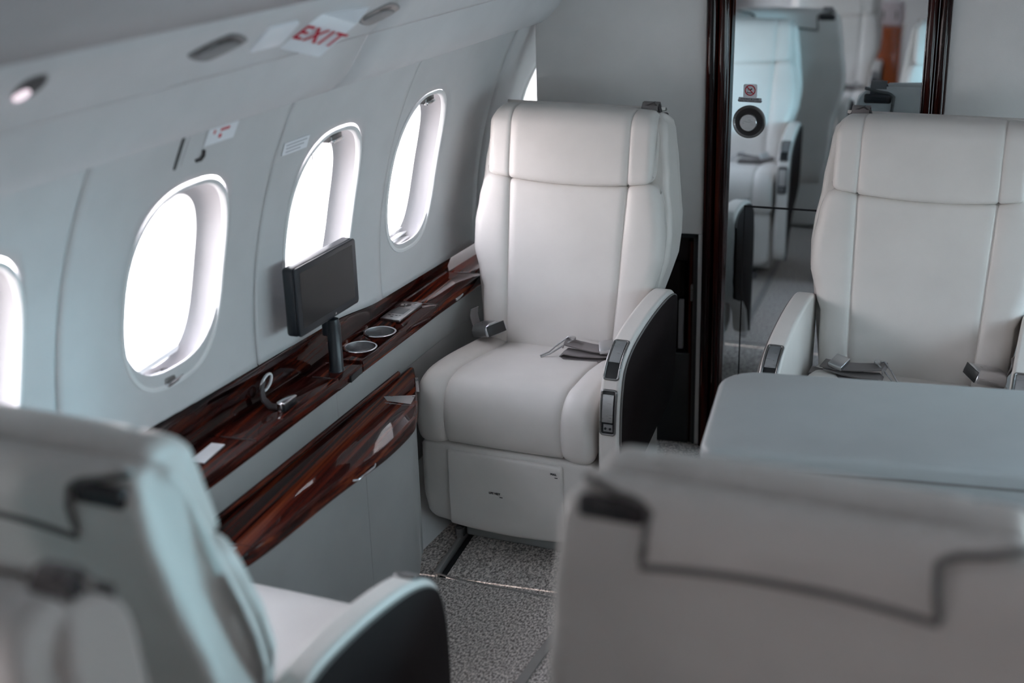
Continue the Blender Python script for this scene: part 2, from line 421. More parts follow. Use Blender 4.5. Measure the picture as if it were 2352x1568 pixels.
wl = D.objects.new('wall_left', None); COL.objects.link(wl); wl['kind'] = 'structure'
wr = D.objects.new('wall_right', None); COL.objects.link(wr); wr['kind'] = 'structure'
LW = [(1.36, 1.94, 1.70, 1), (1.94, 2.56, 2.277, 1), (2.56, 3.115, 2.815, 1), (3.115, 3.68, 3.262, 1), (3.68, 4.40, 4.065, 1)]
y = 1.36
while y > -2.9:
    LW.insert(0, (y - .56, y, y - .26 if -2.4 < y < .9 else None, 1)); y -= .56
nwin = 0
SZ = {2.277: (.160, .212), 2.815: (.150, .212), 3.262: (.132, .210)}
for (y0, y1, yc, _) in LW:
    joint = {1.94, 2.56, 3.68}
    a, b = SZ.get(yc, (.155, .212)); zc = .930 if yc and yc > 3.2 else .922
    if yc is None:
        wall_cell('wall_panel', y0, y1, None, wall_x, wl, -1, zb=zbot); continue
    wall_cell('wall_panel', y0, y1, (yc, zc, a, b), wall_x, wl, -1, .0022 if y0 in joint else 0, .0022 if y1 in joint else 0, zbot)
    if y1 in joint:
        V = []; F = []
        for q in range(25):
            z = .62 + .68 * q / 24
            V += [(wall_x(y1, z) - .006, y1 - .012, z), (wall_x(y1, z) - .006, y1 + .012, z)]
        for q in range(24): F.append((2 * q, 2 * q + 1, 2 * q + 3, 2 * q + 2))
        link('joint_backing', V, F, GUIDE, wl)
    nwin += 1
    hd = {2.277: -1, 2.815: 1, 3.262: 1}.get(yc)
    build_window('window_%d' % nwin, yc, zc, a, b, wall_x, -1, hd, bar=(yc == 2.277))
RWN = []
y = 3.76
while y > -2.9:
    y0 = y - .56
    if y < 1.3:
        wall_cell('wall_panel', y0, y, None, rwall_x, wr, 1); y = y0; continue
    wall_cell('wall_panel', y0, y, (y - .28, .93, .155, .212), rwall_x, wr, 1)
    nwin += 1; build_window('window_%d' % nwin, y - .28, .93, .155, .212, rwall_x, 1)
    RWN.append(y - .28); y = y0
YB = y0
# lower right wall, floor to sill
V = []; F = []
for i, yy in enumerate((YB, 3.76)):
    for z in (0, .3, .605): V.append((rwall_x(yy, z), yy, z))
F = [(0, 1, 4, 3), (1, 2, 5, 4)]
link('wall_skirt', V, F, LEATHER_GREY, wr)
V = []; F = []
for i, yy in enumerate((YB, 4.4)):
    for z in (0, .3, .66): V.append((wall_x(yy, z) - .03, yy, z))
link('wall_skirt', V, [(0, 1, 4, 3), (1, 2, 5, 4)], BULK, wl)

# ------------------------------------------------------------------ valance / passenger service panel / ceiling
PROF = [(-.006, .03), (.002, .010), (.007, -.001), (.013, -.006), (.022, -.004), (.046, .014), (.070, .040), (.095, .080), (.116, .113), (.1163, .1134), (.124, .121), (.16, .156), (.21, .200), (.27, .235), (.36, .285), (.50, .36), (.70, .46), (.95, .56), (1.25, .64), (1.6, .69)]
Z0 = 1.258
def lip_x(y): return -1.2 + .133 * (y - 3)
def rlip_x(y): return rwall_x(y, 1.27)
def sweep_y(name, prof, fx, y0, y1, m, parent=None, kind=None, sg=1, ny=10):
    V = []; F = []; k = len(prof)
    for i in range(ny + 1):
        yy = y0 + (y1 - y0) * i / ny
        for (t, h) in prof: V.append((fx(yy) + sg * t, yy, Z0 + h))
    for i in range(ny):
        for j in range(k - 1): F.append((i * k + j, i * k + j + 1, (i + 1) * k + j + 1, (i + 1) * k + j))
    o = link(name, V, F, m, parent, kind=kind)
    sd = o.modifiers.new('thickness', 'SOLIDIFY'); sd.thickness = .003; sd.offset = 0
    return o
ce = D.objects.new('ceiling', None); COL.objects.link(ce); ce['kind'] = 'structure'
VAL = PROF[:10]; PSU = PROF[9:14]; CEI = PROF[13:]
cuts = [YB, -.4, 1.0, 2.645, 3.80]
for a_, b_ in zip(cuts, cuts[1:]): sweep_y('valance_panel', VAL, lip_x, a_, b_ - .002, CEIL, ce)
for a_, b_ in zip(cuts, cuts[1:]): sweep_y('service_panel', PSU, lip_x, a_, b_, CEIL, ce)
sweep_y('ceiling_panel', CEI, lip_x, YB, 3.80, CEILUP, ce)
def rfx(y): return rlip_x(y)
for a_, b_ in zip(cuts, cuts[1:]): sweep_y('valance_panel', VAL, rfx, a_, b_ - .002, CEIL, ce, sg=-1)
for a_, b_ in zip(cuts, cuts[1:]): sweep_y('service_panel', PSU, rfx, a_, b_, CEIL, ce, sg=-1)
CEIR = [(.16, .20), (.22, .30), (.30, .40), (.42, .50), (.60, .58), (.80, .64), (1.0, .68)]
sweep_y('ceiling_panel', CEIR, rfx, YB, 3.80, CEIL, ce, sg=-1)
# crown joining the two ceiling sides
V = []
for yy in (YB, 3.80):
    V += [(lip_x(yy) + 1.2, yy, Z0 + .625), (rfx(yy) - .60, yy, Z0 + .405), (lip_x(yy) + 1.2, yy, Z0 + .80), (rfx(yy) - .60, yy, Z0 + .80)]
span('ceiling_crown', (-2.2, YB, Z0 + .70), (1.2, 4.4, Z0 + .72), CEIL, ce)
span('ceiling_backing', (-2.4, 3.80, 1.35), (1.2, 4.4, 1.37), CEIL, ce)

# ------------------------------------------------------------------ floor
fl = D.objects.new('floor', None); COL.objects.link(fl); fl['kind'] = 'structure'
span('carpet_field', (-2.4, YB, -.03), (1.3, 2.815, 0), CARPET, fl)
span('carpet_field', (-1.088, 2.825, -.03), (1.3, 4.4, -.002), CARPET, fl)
span('carpet_field', (-2.4, 2.825, -.03), (-1.118, 4.4, -.002), CARPET, fl)
tube('carpet_seam', [(-1.13, 2.838, .0), (-1.068, 2.82, .0), (-.843, 2.795, .0), (-.6, 2.775, 0)], .0025, CARPET_EDGE, fl)
span('track_bed', (-1.118, 2.82, -.03), (-1.088, 3.3, -.018), BLACK, fl)
span('track_flange', (-1.124, 2.832, -.02), (-1.113, 3.3, .003), TRACK, fl, .001)
ribbon('carpet_strip', [(-.735, 2.72, .002), (-.758, 2.55, .002), (-.775, 2.40, .002), (-.81, 2.0, .002), (-.86, 1.5, .002)], (.022, 0, 0), .006, CARPET_EDGE, fl)

# ------------------------------------------------------------------ bulkhead with mirrored door
BY = 3.76
wb = D.objects.new('wall_bulkhead', None); COL.objects.link(wb); wb['kind'] = 'structure'
span('bulkhead_panel', (-1.096, BY, .659), (-.608, BY + .03, 1.96), BULK, wb, .003)
span('bulkhead_panel', (-.6195, BY, 0), (-.608, BY + .03, .659), BULK, wb)
span('bulkhead_panel', (-1.096, BY, 0), (-1.03, BY + .03, .659), BULK, wb)
span('bulkhead_panel', (.024, BY, 0), (1.2, BY + .03, 2.0), BULK, wb, .003)
span('bulkhead_backing', (-1.096, BY + .19, 0), (1.2, BY + .20, 2.0), BULK, wb)
span('end_wall', (-2.4, 4.4, 0), (1.2, 4.42, 2.1), BULK, wb)
# recessed niche behind the seat
ni = D.objects.new('trim_1', None); COL.objects.link(ni); ni['kind'] = 'structure'
span('niche_edge', (-1.03, BY - .002, .648), (-.6195, BY + .02, .659), BLACK, ni)
span('niche_edge', (-.6275, BY - .002, 0), (-.6195, BY + .02, .659), BLACK, ni)
span('niche_back', (-1.03, BY + .07, 0), (-.6195, BY + .08, .66), DARKLEATHER, ni)
prism('wood_frame', [(-.645, BY + .004), (-.633, BY + .012), (-.640, BY + .06), (-.668, BY + .06)], 2, .0, .635, WOODV, ni)
span('niche_side', (-.634, BY + .005, 0), (-.6275, BY + .07, .655), GUIDE, ni)
span('niche_shelf', (-1.03, BY + .02, .572), (-.65, BY + .07, .645), DARKLEATHER, ni, .004)
span('leather_panel', (-1.0, BY + .035, .12), (-.675, BY + .068, .565), DARKLEATHER, ni, .008)
span('light_rail', (-.676, BY + .012, .30), (-.662, BY + .03, .452), GREYPLASTIC, ni, .002)
span('niche_latch', (-.640, BY + .0, .455), (-.633, BY + .012, .505), DARKMETAL, ni, .002)
span('niche_base', (-1.03, BY + .0, 0), (-.64, BY + .05, .29), BLACK, ni, .003)
# door jambs: two rounded glossy ribs each side
def rib(name, x0, x1, parent):
    n = 10; pts = [(x0, BY + .03)]
    for i in range(n + 1):
        a = math.pi * i / n; pts.append(((x0 + x1) / 2 - (x1 - x0) / 2 * math.cos(a), BY - .022 * math.sin(a) ** .6 + .004))
    pts.append((x1, BY + .03))
    return prism(name, pts, 2, 0, 1.96, WOODV, parent)
t2 = D.objects.new('trim_2', None); COL.objects.link(t2); t2['kind'] = 'structure'
rib('jamb_rib', -.608, -.5785, t2); rib('jamb_rib', -.5765, -.549, t2)
t3 = D.objects.new('trim_3', None); COL.objects.link(t3); t3['kind'] = 'structure'
rib('jamb_rib', -.037, -.0075, t3); rib('jamb_rib', -.0055, .024, t3)
# the mirror hangs a little out of square in its frame
DYAW, DPITCH = R(-3.0), R(-1.2)
dr = D.objects.new('door_1', None); COL.objects.link(dr); dr['kind'] = 'structure'
dr.location = (-.293, BY + .020, .9); dr.rotation_euler = (DPITCH, 0, DYAW)
def dl(x, z): return x + .293, z - .9
DX0, DX1 = dl(-.56, 0)[0], dl(-.03, 0)[0]; SX, SZd = dl(-.494, .742)
span('mirror_pane', (DX0, 0, SZd + .003), (DX1, .012, 1.06), MIRROR, dr)
span('mirror_pane', (DX0, 0, -.89), (SX - .002, .012, SZd + .003), MIRROR, dr)
span('lower_mirror_pane', (SX + .002, .0005, -.89), (DX1, .012, SZd - .003), MIRROR, dr)
span('pane_joint', (SX - .002, .002, SZd - .003), (DX1, .014, SZd + .003), BLACK, dr)
span('pane_joint', (SX - .002, .002, -.89), (SX + .002, .014, SZd + .003), BLACK, dr)
span('door_leaf', (DX0, .0145, -.89), (DX1, .03, 1.06), BLACK, dr)
lx, lz = dl(-.4905, .983)
def lath_y(name, prof, m, parent): return lathe(name, prof, m, parent, 48, (lx, 0, lz), 'y')
lath_y('latch_ring', [(.0455, 0), (.0455, .004), (.043, .006), (.040, .005), (.036, .002), (.025, .0005), (.025, 0)], DARKMETAL, dr)
lath_y('latch_dish', [(.038, .0012), (.0385, .0042), (.028, .002), (.0, .0016)], GUIDE, dr)
lathe('latch_knob', [(.024, .001), (.0245, .016), (.0225, .0185), (.0, .0185)], METAL, dr, 40, (lx, 0, lz), 'y')
def rrect(cx, cz, w, h, r, n=5):
    P = []
    for (sx, sz, a0) in ((1, 1, 0), (-1, 1, 90), (-1, -1, 180), (1, -1, 270)):
        for i in range(n + 1):
            a = R(a0 + 90 * i / n); P.append((cx + sx * (w / 2 - r) + r * math.cos(a), cz + sz * (h / 2 - r) + r * math.sin(a)))
    return P
FY = Matrix(((1, 0, 0), (0, 0, -1), (0, 1, 0)))    # text facing -y
DRM = Matrix.Translation(dr.location) @ Matrix.Rotation(DYAW, 4, 'Z') @ Matrix.Rotation(DPITCH, 4, 'X')
sg = thing('no_smoking_sign', 'small square no smoking sign on the mirrored door', 'sign')
sx_, sz_ = dl(-.4905, 1.068); sg.matrix_world = DRM @ Matrix.Translation((sx_, -.0002, sz_))
prism('sign_plate', rrect(0, 0, .0375, .0375, .004), 1, -.002, .0, PLACARD, sg)
tube('red_ring', [(.0135 * math.cos(a), -.0024, .0025 + .0135 * math.sin(a)) for a in [2 * math.pi * i / 40 for i in range(40)]], .0016, REDINK, sg, True, 6)
span('cigarette', (.000, -.0026, .001), (.0085, -.002, .004), BLACKINK, sg).rotation_euler = (0, R(-38), 0)
span('ashtray', (-.0085, -.0026, -.0055), (.0075, -.002, -.0035), BLACKINK, sg)
span('ashtray_side', (-.0085, -.0026, -.0055), (-.007, -.002, -.001), BLACKINK, sg)
tube('smoke_curl', [(-.006, -.0024, .0), (-.0045, -.0024, .003), (-.0065, -.0024, .006), (-.005, -.0024, .008)], .0006, BLACKINK, sg, n=5)
tube('red_bar', [(-.0095, -.0026, .012), (.0095, -.0026, -.007)], .0014, REDINK, sg, n=6)
dp = thing('door_placard', 'narrow grey door placard with two lines of black text', 'placard', (0, 0, 0))
sx_, sz_ = dl(-.4905, 1.0435); dp.matrix_world = DRM @ Matrix.Translation((sx_, -.0002, sz_)) @ Matrix.Rotation(R(1.3), 4, 'Y')
prism('placard_plate', rrect(0, 0, .064, .0125, .0018), 1, -.002, .0, PLACGREY, dp)
text('placard_text', 'DOOR MUST BE CLOSED', .0046, BLACKINK, dp, (0, -.0024, .0026), FY, bold=.00008)
text('placard_text', 'DURING TAXI, TAKEOFF, LANDING', .0042, BLACKINK, dp, (0, -.0024, -.0026), FY, bold=.00008)

# ------------------------------------------------------------------ side ledge (left)
XO = [(1.0, -1.42), (2.119, -1.321), (2.313, -1.304), (2.681, -1.2745), (2.804, -1.265), (3.237, -1.230), (3.463, -1.205), (3.75, -1.18)]
XI = [(1.0, -1.53), (2.1, -1.425), (2.33, -1.406), (2.684, -1.362), (2.9, -1.350), (3.25, -1.332), (3.53, -1.306), (3.75, -1.288)]
def xo(y): return lerp(XO, y)
def xi(y): return lerp(XI, y)
lg = thing('side_ledge', 'glossy rosewood side ledge running under the cabin windows', 'ledge')
def ledge_seg(y0, y1, ztop=.575, th=.030, nm='ledge_panel', m=WOOD, out=0, bev=.0035, parent=None):
    n = 8; ys = [y0 + (y1 - y0) * i / n for i in range(n + 1)]
    pts = [(xo(y) + out, y) for y in ys] + [(xi(y) - .012, y) for y in reversed(ys)]
    return prism(nm, pts, 2, ztop - th, ztop, m, parent or lg, bev, 3)
ledge_seg(.6, 2.3235); ledge_seg(2.3255, 2.682); ledge_seg(2.684, 2.803, .569, .026, 'monitor_ledge_panel', out=-.0015)
ledge_seg(2.805, 3.239); ledge_seg(3.241, 3.524); ledge_seg(3.526, 3.755)
span('monitor_slot', (xo(2.75) - .03, 2.735, .546), (xo(2.77) + .0008, 2.800, .562), BLACK, lg)
for yj in (2.3245, 2.683, 3.240, 3.525):   # polished joint edges
    span('ledge_joint', (xi(yj) + .02, yj - .0013, .565), (xo(yj) - .002, yj + .0013, .5756), DARKMETAL, lg)
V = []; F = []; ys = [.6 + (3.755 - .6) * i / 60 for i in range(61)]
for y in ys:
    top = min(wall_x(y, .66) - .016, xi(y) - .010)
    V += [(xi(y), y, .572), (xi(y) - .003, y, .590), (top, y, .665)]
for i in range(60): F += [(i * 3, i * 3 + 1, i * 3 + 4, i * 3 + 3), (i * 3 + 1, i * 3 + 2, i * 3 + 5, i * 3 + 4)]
sp_ = link('splash_panel', V, F, WOODSHADE, lg); sp_.modifiers.new('t', 'SOLIDIFY').thickness = .004
# leather side panels below the ledge
def side_seg(nm, y0, y1, z0, z1, inset, m, th=.02, bev=.003):
    n = 6; ys = [y0 + (y1 - y0) * i / n for i in range(n + 1)]
    pts = [(xo(y) - inset, y) for y in ys] + [(xo(y) - inset - th, y) for y in reversed(ys)]
    return prism(nm, pts, 2, z0, z1, m, lg, bev)
side_seg('side_panel', .6, 2.6845, .462, .546, .010, LEATHER_GREY); side_seg('side_panel', 2.6855, 3.755, .462, .546, .010, LEATHER_GREY)
side_seg('lower_side_panel', .6, 3.755, .0, .460, .014, LEATHER_GREY)
tube('tray_rail', [(xo(y) - .008, y, .468) for y in (1.6, 2.0, 2.4, 2.7, 3.0)], .006, WOOD, lg)
span('drawer_pull', (xo(3.36) - .002, 3.335, .556), (xo(3.36) + .007, 3.385, .562), CHROME, lg, .0015)
# bow-fronted tray and the cabinet under it
TO = [(3.071, -1.242), (2.99, -1.205), (2.857, -1.150), (2.78, -1.125), (2.734, -1.117), (2.62, -1.121), (2.539, -1.132), (2.42, -1.1557), (2.30, -1.172), (2.153, -1.190), (2.08, -1.204), (2.05, -1.214), (2.035, -1.235), (2.03, -1.30)]
TO = [TO[0]] + chaikin(TO, 2, False)[1:-1] + [TO[-1]]
ol = [(x, y) for y, x in TO] + [(xo(2.03) - .012, 2.03), (xo(2.4) - .012, 2.4), (xo(3.071) - .012, 3.072)]
tr = thing('bow_front_tray', 'bow fronted glossy rosewood tray shelf on the low side cabinet', 'tray')
prism('tray_top', ol, 2, .425, .460, WOOD, tr, .008, 3)
span('tray_joint', (-1.225, 2.8265, .452), (-1.150, 2.8285, .4606), CHROME, tr)
span('tray_joint', (-1.30, 2.094, .452), (-1.206, 2.096, .4606), CHROME, tr)
prism('metal_inlay', [(-1.243, 2.864), (-1.169, 2.890), (-1.160, 2.834), (-1.224, 2.840)], 2, .4595, .4607, METAL, tr)
prism('metal_inlay', [(-1.30, 2.042), (-1.235, 2.045), (-1.235, 2.085), (-1.30, 2.085)], 2, .4595, .4607, METAL, tr)
prism('metal_inlay', [(-1.212, 3.0), (-1.204, 3.0), (-1.168, 2.915), (-1.175, 2.912)], 2, .4595, .4607, METAL, tr)
tube('tray_pull', [(-1.150, 2.45, .440), (-1.142, 2.46, .437), (-1.132, 2.53, .437), (-1.134, 2.54, .440)], .003, CHROME, tr)
cb = thing('low_cabinet', 'bow fronted grey leather low cabinet beneath the rosewood tray', 'cabinet')
def inset_poly(P, d):
    N = normals2(P); return [(p[0] - n[0] * d, p[1] - n[1] * d) for p, n in zip(P, N)]
CO = [(x - .012, y) for y, x in TO if y < 2.92]
CO = [(-1.26, 2.905), (-1.175, 2.90), (-1.155, 2.885)] + [p for p in CO if p[1] < 2.86]
def cab_seg(nm, ylo, yhi):
    P = [p for p in CO if ylo <= p[1] <= yhi]
    def xa(y): return lerp(sorted([(q[1], q[0]) for q in CO if q[1] < 2.87]), y)
    front = ([(-1.165, 2.875)] if yhi > 2.9 else [(xa(yhi), yhi)]) + [p for p in P if p[1] < min(yhi, 2.86) and p[1] > ylo] + [(xa(ylo), ylo)]
    back = [(xo(ylo) - .005, ylo), (xo(min(yhi, 2.89)) - .005, min(yhi, 2.89))]
    return prism(nm, front + back, 2, .03, .424, LEATHER_GREY, cb, .003)
cab_seg('cabinet_panel', 2.045, 2.519); cab_seg('cabinet_panel', 2.520, 3.0)
prism('cabinet_toe', [(x - .02, y) for x, y in CO] + [(-1.30, 2.045), (-1.25, 2.88)], 2, 0, .03, BLACK, cb)

# cup holders
def cup(x, y, label):
    t = thing('cup_holder', label, 'cup holder', (x, y, .575), 0, 'steel cup holders in the ledge')
    lathe('holder_rim', [(.0365, .0002), (.0425, .0002), (.0430, .0016), (.041, .0028), (.0375, .0024), (.0365, .0016)], CHROME, t, 48, caps=(0, 0))
    lathe('holder_well', [(.0378, .0022), (.0372, -.004), (.0368, -.0225), (.034, -.024), (.0, -.024)], METAL, t, 48, caps=(0, 1))
    return t
# wells are real recesses: the ledge panel is cut for them
seg3 = [o for o in lg.children if o.name.startswith('ledge_panel')][2]
def cut(o, cutters):
    for (x, y, r) in cutters:
        c = lathe('tool', [(r, -.025), (r, .05)], WOOD, None, 40, (x, y, .575))
        md = o.modifiers.new('cut', 'BOOLEAN'); md.object = c; md.operation = 'DIFFERENCE'; md.solver = 'EXACT'
        dg = bpy.context.evaluated_depsgraph_get(); me = D.meshes.new_from_object(o.evaluated_get(dg))
        o.modifiers.clear(); o.data = me; D.objects.remove(c)
CUPS = [(-1.309, 3.001), (-1.313, 2.884)]
CUPS = [(-1.303, 3.003), (-1.309, 2.890)]
cut(seg3, [(x, y, .0392) for x, y in CUPS])
cup(*CUPS[0], 'brushed steel cup holder beside the remote control in the ledge')
cup(*CUPS[1], 'brushed steel cup holder beside the monitor post in the ledge')
# remote control
rp = [(-1.334, 3.084), (-1.277, 3.078), (-1.2665, 3.218), (-1.3235, 3.221)]
rc = thing('remote_control', 'flat silver remote control panel lying on the rosewood ledge', 'remote', (-1.3, 3.15, .575), R(-4.2))
span('remote_body', (-.0285, -.071, .0005), (.0285, .071, .010), METAL, rc, .0025)
span('remote_display', (-.019, -.030, .0096), (.019, .014, .0104), GREYPLASTIC, rc, .0003)
lathe('dial', [(.0155, .0096), (.0155, .0108), (.009, .0112), (.008, .0104), (.0, .0104)], DARKMETAL, rc, 32, (-.007, .040, 0))
lathe('dial_button', [(.004, .0104), (.0035, .0118), (.0, .0118)], CHROME, rc, 20, (-.007, .040, 0))
for q, (x, y) in enumerate([(.017, .051), (.017, .034)]): span('key', (x - .004, y - .003, .0096), (x + .004, y + .003, .0112), CHROME, rc, .0006)
for q in range(4): span('legend', (-.018 + q * .010, -.045 + .0015 * (q % 2), .0097), (-.011 + q * .010, -.041, .0102), BLACKINK, rc)
span('small_key', (-.006, -.057, .0097), (.001, -.053, .0103), BLACKINK, rc)
# monitor on its post
MON = Vector((-1.316, 2.742, .78))
mo = thing('cabin_monitor', 'small black flat screen monitor on a post rising from the ledge', 'monitor', (-1.310, 2.747, .569))
mang = math.atan2(.11, 1.0)    # the screen runs nearly along the wall
mz = .2105
root_rot = Matrix.Rotation(-mang, 4, 'Z')
def mpart(o):
    o.matrix_local = Matrix.Translation((-.006, -.011, mz)) @ root_rot; return o
mpart(span('monitor_housing', (-.028, -.135, -.078), (.004, .135, .083), NAVYBLACK, mo, .008, 3))
mpart(prism('monitor_bezel', rrect(0, .0025, .27, .161, .010), 0, .003, .0085, NAVYBLACK, mo, .002))
mpart(span('screen', (.0083, -.117, -.060), (.0089, .117, .070), SCREEN, mo))
bz = mpart(span('power_lamp', (.008, .020, -.072), (.0098, .026, -.068), METAL, mo)); bz['label'] = 'small bluish power lamp'
lathe('monitor_post', [(.0185, .0), (.0185, .004), (.0165, .006), (.0165, .115), (.013, .13), (.0, .132)], NAVYBLACK, mo, 32, (0.002, 0, 0))
span('post_bracket', (-.022, -.016, .09), (-.006, .016, .16), NAVYBLACK, mo, .004)
# latch lever standing on the ledge
la = thing('chrome_latch', 'small chrome latch with a curved dark arm on the ledge', 'latch', (-1.318, 2.500, .575), R(-5))
span('latch_block', (-.009, -.026, 0), (.010, .026, .020), BLACK, la, .002)
span('latch_plate', (-.010, -.027, .017), (.011, .027, .022), CHROME, la, .0015)
span('latch_front', (-.008, -.0285, .000), (.004, -.0255, .020), CHROME, la, .001)
ribbon('latch_arm', [(-.012, -.01, .004), (-.030, -.020, .008), (-.046, -.020, .022), (-.053, -.012, .040), (-.056, .0, .052)], (0, .016, .004), .004, GUIDE, la)
tube('latch_reflection', [(-.056 - .004 * math.sin(a), .012 + .020 * math.cos(a) - .005 * math.sin(a), .048 + .007 * math.sin(a) + .013 * math.cos(a)) for i, a in enumerate([2 * math.pi * i / 20 for i in range(20)])], .0035, METAL, la, True, 8)  # solid loop standing in for the latch's reflection in the splash panel
# metal plate on the near ledge, its window reflection painted as white
tag(prism('bright_painted_plate', [(-1.390, 2.200), (-1.389, 2.288), (-1.358, 2.288), (-1.356, 2.197)], 2, .5752, .5768, PLACARD), 'small flat plate with a painted white window reflection on the near end of the ledge', 'placard')

# ------------------------------------------------------------------ placards and fittings on the wall
def wall_frame(y, z, tw=0):
    """local frame on the left wall: columns = along +y, up along the wall, inward normal"""
    x = wall_x(y, z); e = .002
    u = Vector((wall_x(y + e, z) - x, e, 0)).normalized(); v = Vector((wall_x(y, z + e) - x, 0, e)).normalized()
    v = (v - u * u.dot(v)).normalized(); n = u.cross(v)
    if n.x < 0: n = -n
    m = Matrix((u, v, n)).transposed(); return Vector((x, y, z)), m
def wall_thing(name, label, cat, y, z, group=None, off=.004):
    p, m = wall_frame(y, z); t = thing(name, label, cat, group=group)
    t.matrix_world = Matrix.Translation(p + m.col[2] * off) @ m.to_4x4(); return t
# local axes there: x along the cabin, y up, z inward
def plate(nm, parent, w, h, m, r=.002, z0=0, z1=.0015, cx=0, cy=0):
    return prism(nm, rrect(cx, cy, w, h, r), 2, z0, z1, m, parent)
wp = wall_thing('door_handle_placard', 'small white placard with red lettering under the exit sign', 'placard', 2.312, 1.243, off=.007)
plate('placard_plate', wp, .096, .066, PLACARD)
for (x, y_, n_) in [(-.024, .013, 4), (.020, .013, 4), (.006, -.003, 4)]:
    for q in range(n_): plate('red_letter', wp, .0055, .007, REDINK, .001, .0014, .002, x - .011 + q * .0075, y_)
plate('red_letter', wp, .005, .009, REDINK, .001, .0014, .002, -.027, -.004)
plate('red_dot', wp, .009, .010, REDINK, .004, .0014, .002, -.004, -.017)
ws = wall_thing('wall_notice', 'small pale notice with lines of fine print beside the middle window', 'placard', 2.632, 1.137)
plate('notice_plate', ws, .098, .031, PLACARD)
for q in range(3): plate('print_line', ws, .082 - .012 * q, .003, PLACGREY, .001, .0014, .0018, -.004 * q, .0085 - .0085 * q)
wbh = wall_thing('emergency_handle_cover', 'flush handle cover with a thin black grip slot on the wall', 'handle cover', 2.245, 1.224)
plate('black_slot', wbh, .0065, .105, BLACK, .003, -.001, .0015, -.049, .005)
plate('cover_flap', wbh, .062, .082, WALL, .004, -.002, .0012, .0, -.004)
tube('grip_curl', [(.010, -.040, .004), (.020, -.038, .007), (.026, -.030, .007), (.028, -.020, .003)], .0035, GUIDE, wbh)

# things on the service panel: frames from the swept profile
def psu_frame(y, t):
    h = lerp([(a, b) for a, b in PROF[9:15]], t); e = .004; h2 = lerp([(a, b) for a, b in PROF[9:15]], t + e)
    p = Vector((lip_x(y) + t, y, Z0 + h)); u = Vector((.133, 1, 0)).normalized(); v = Vector((e, 0, h2 - h)).normalized()
    v = (v - u * u.dot(v)).normalized(); n = v.cross(u)
    if n.z > 0: n = -n
    return p, Matrix((u, v, n)).transposed()
def psu_thing(name, label, cat, y, t, group=None, off=.0):
    p, m = psu_frame(y, t)
    if m.determinant() < 0: m = Matrix((-m.col[0], m.col[1], m.col[2])).transposed()
    o = thing(name, label, cat, group=group); o.matrix_world = Matrix.Translation(p + m.col[2] * off) @ m.to_4x4(); return o
def ell(w, h, n=36, e=2.0):
    return [sup(w / 2, h / 2, 2 * math.pi * i / n, e) for i in range(n)]
rl = psu_thing('reading_lamp', 'round recessed reading lamp with a glowing pinkish lens in the ceiling panel', 'lamp', 1.60, .194)
prism('lamp_ring', ell(.060, .060), 2, -.002, .003, GREYPLASTIC, rl, .001)
prism('lamp_bezel', ell(.050, .050), 2, .002, .0036, BLACK, rl)
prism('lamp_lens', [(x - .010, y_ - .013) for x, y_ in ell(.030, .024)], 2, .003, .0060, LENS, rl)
ap = psu_thing('oxygen_mask_hatch', 'flush rectangular hatch door in the ceiling panel by the reading lamp', 'hatch', 1.80, .172)
prism('hatch_door', rrect(0, 0, .24, .082, .006), 2, -.002, .0008, CEIL, ap, .0006)
def vent(label, y, t, k=1):
    o = psu_thing('air_vent', label, 'vent', y, t, 'air vents in the ceiling panel')
    prism('vent_rim', ell(.165 * k, .070, 40, 1.35), 2, -.001, .003, GREYPLASTIC, o, .001)
    prism('vent_dish', ell(.145 * k, .058, 40, 1.4), 2, .002, .0036, DARKMETAL, o)
    prism('vent_flap', [(x, y_ - .004) for x, y_ in ell(.125 * k, .036, 36, 1.5)], 2, .003, .006, GREYPLASTIC, o, .001)
    prism('vent_slot', [(x, y_ + .017) for x, y_ in ell(.050 * k, .008)], 2, .0035, .0042, BLACK, o)
    return o
vent('grey oval air vent in the ceiling panel near the reading lamp', 2.045, .182)
vent('grey oval air vent in the ceiling panel beyond the EXIT sign', 2.605, .166)
pf = psu_thing('speaker_cover', 'thin pale rectangular cover plate beside the EXIT sign', 'cover plate', 2.212, .178)
prism('cover_plate', rrect(0, 0, .10, .066, .010), 2, -.001, .007, PLACARD, pf, .002)
ex = thing('exit_sign', 'white wedge shaped EXIT sign with red letters on the ceiling panel', 'sign', (-1.12, 2.40, 1.42))
EA, EB, EC, ED = [Vector(p) - ex.location for p in ((-1.157, 2.277, 1.397), (-1.102, 2.340, 1.371), (-1.047, 2.400, 1.425), (-1.086, 2.326, 1.453))]
EA2, ED2 = [Vector(p) - ex.location for p in ((-1.142, 2.480, 1.385), (-1.071, 2.529, 1.442))]
bmx = bmesh.new(); vv = [bmx.verts.new(p) for p in (EA, EB, EC, ED, EA2, ED2)]
for f in ((0, 1, 2, 3), (1, 4, 5, 2), (0, 3, 5, 4), (3, 2, 5), (0, 4, 1)): bmx.faces.new([vv[q] for q in f])
bmesh.ops.recalc_face_normals(bmx, faces=bmx.faces)
bmesh.ops.bevel(bmx, geom=list(bmx.edges), offset=.0015, segments=2, affect='EDGES', profile=.5)
linkbm('sign_body', bmx, PLACARD, ex)
eu, ev = (EB - EA).normalized(), (ED - EA).normalized(); en = eu.cross(ev).normalized()
tx = text('exit_letters', 'EXIT', 1, REDINK, ex, (0, 0, 0), (0, 0, 0), bold=.014)
pc = EA + (EB - EA) * .52 + (ED - EA) * .47
mt = Matrix(((eu.x * .029, ev.x * .046, en.x, pc.x), (eu.y * .029, ev.y * .046, en.y, pc.y), (eu.z * .029, ev.z * .046, en.z, pc.z), (0, 0, 0, 1)))
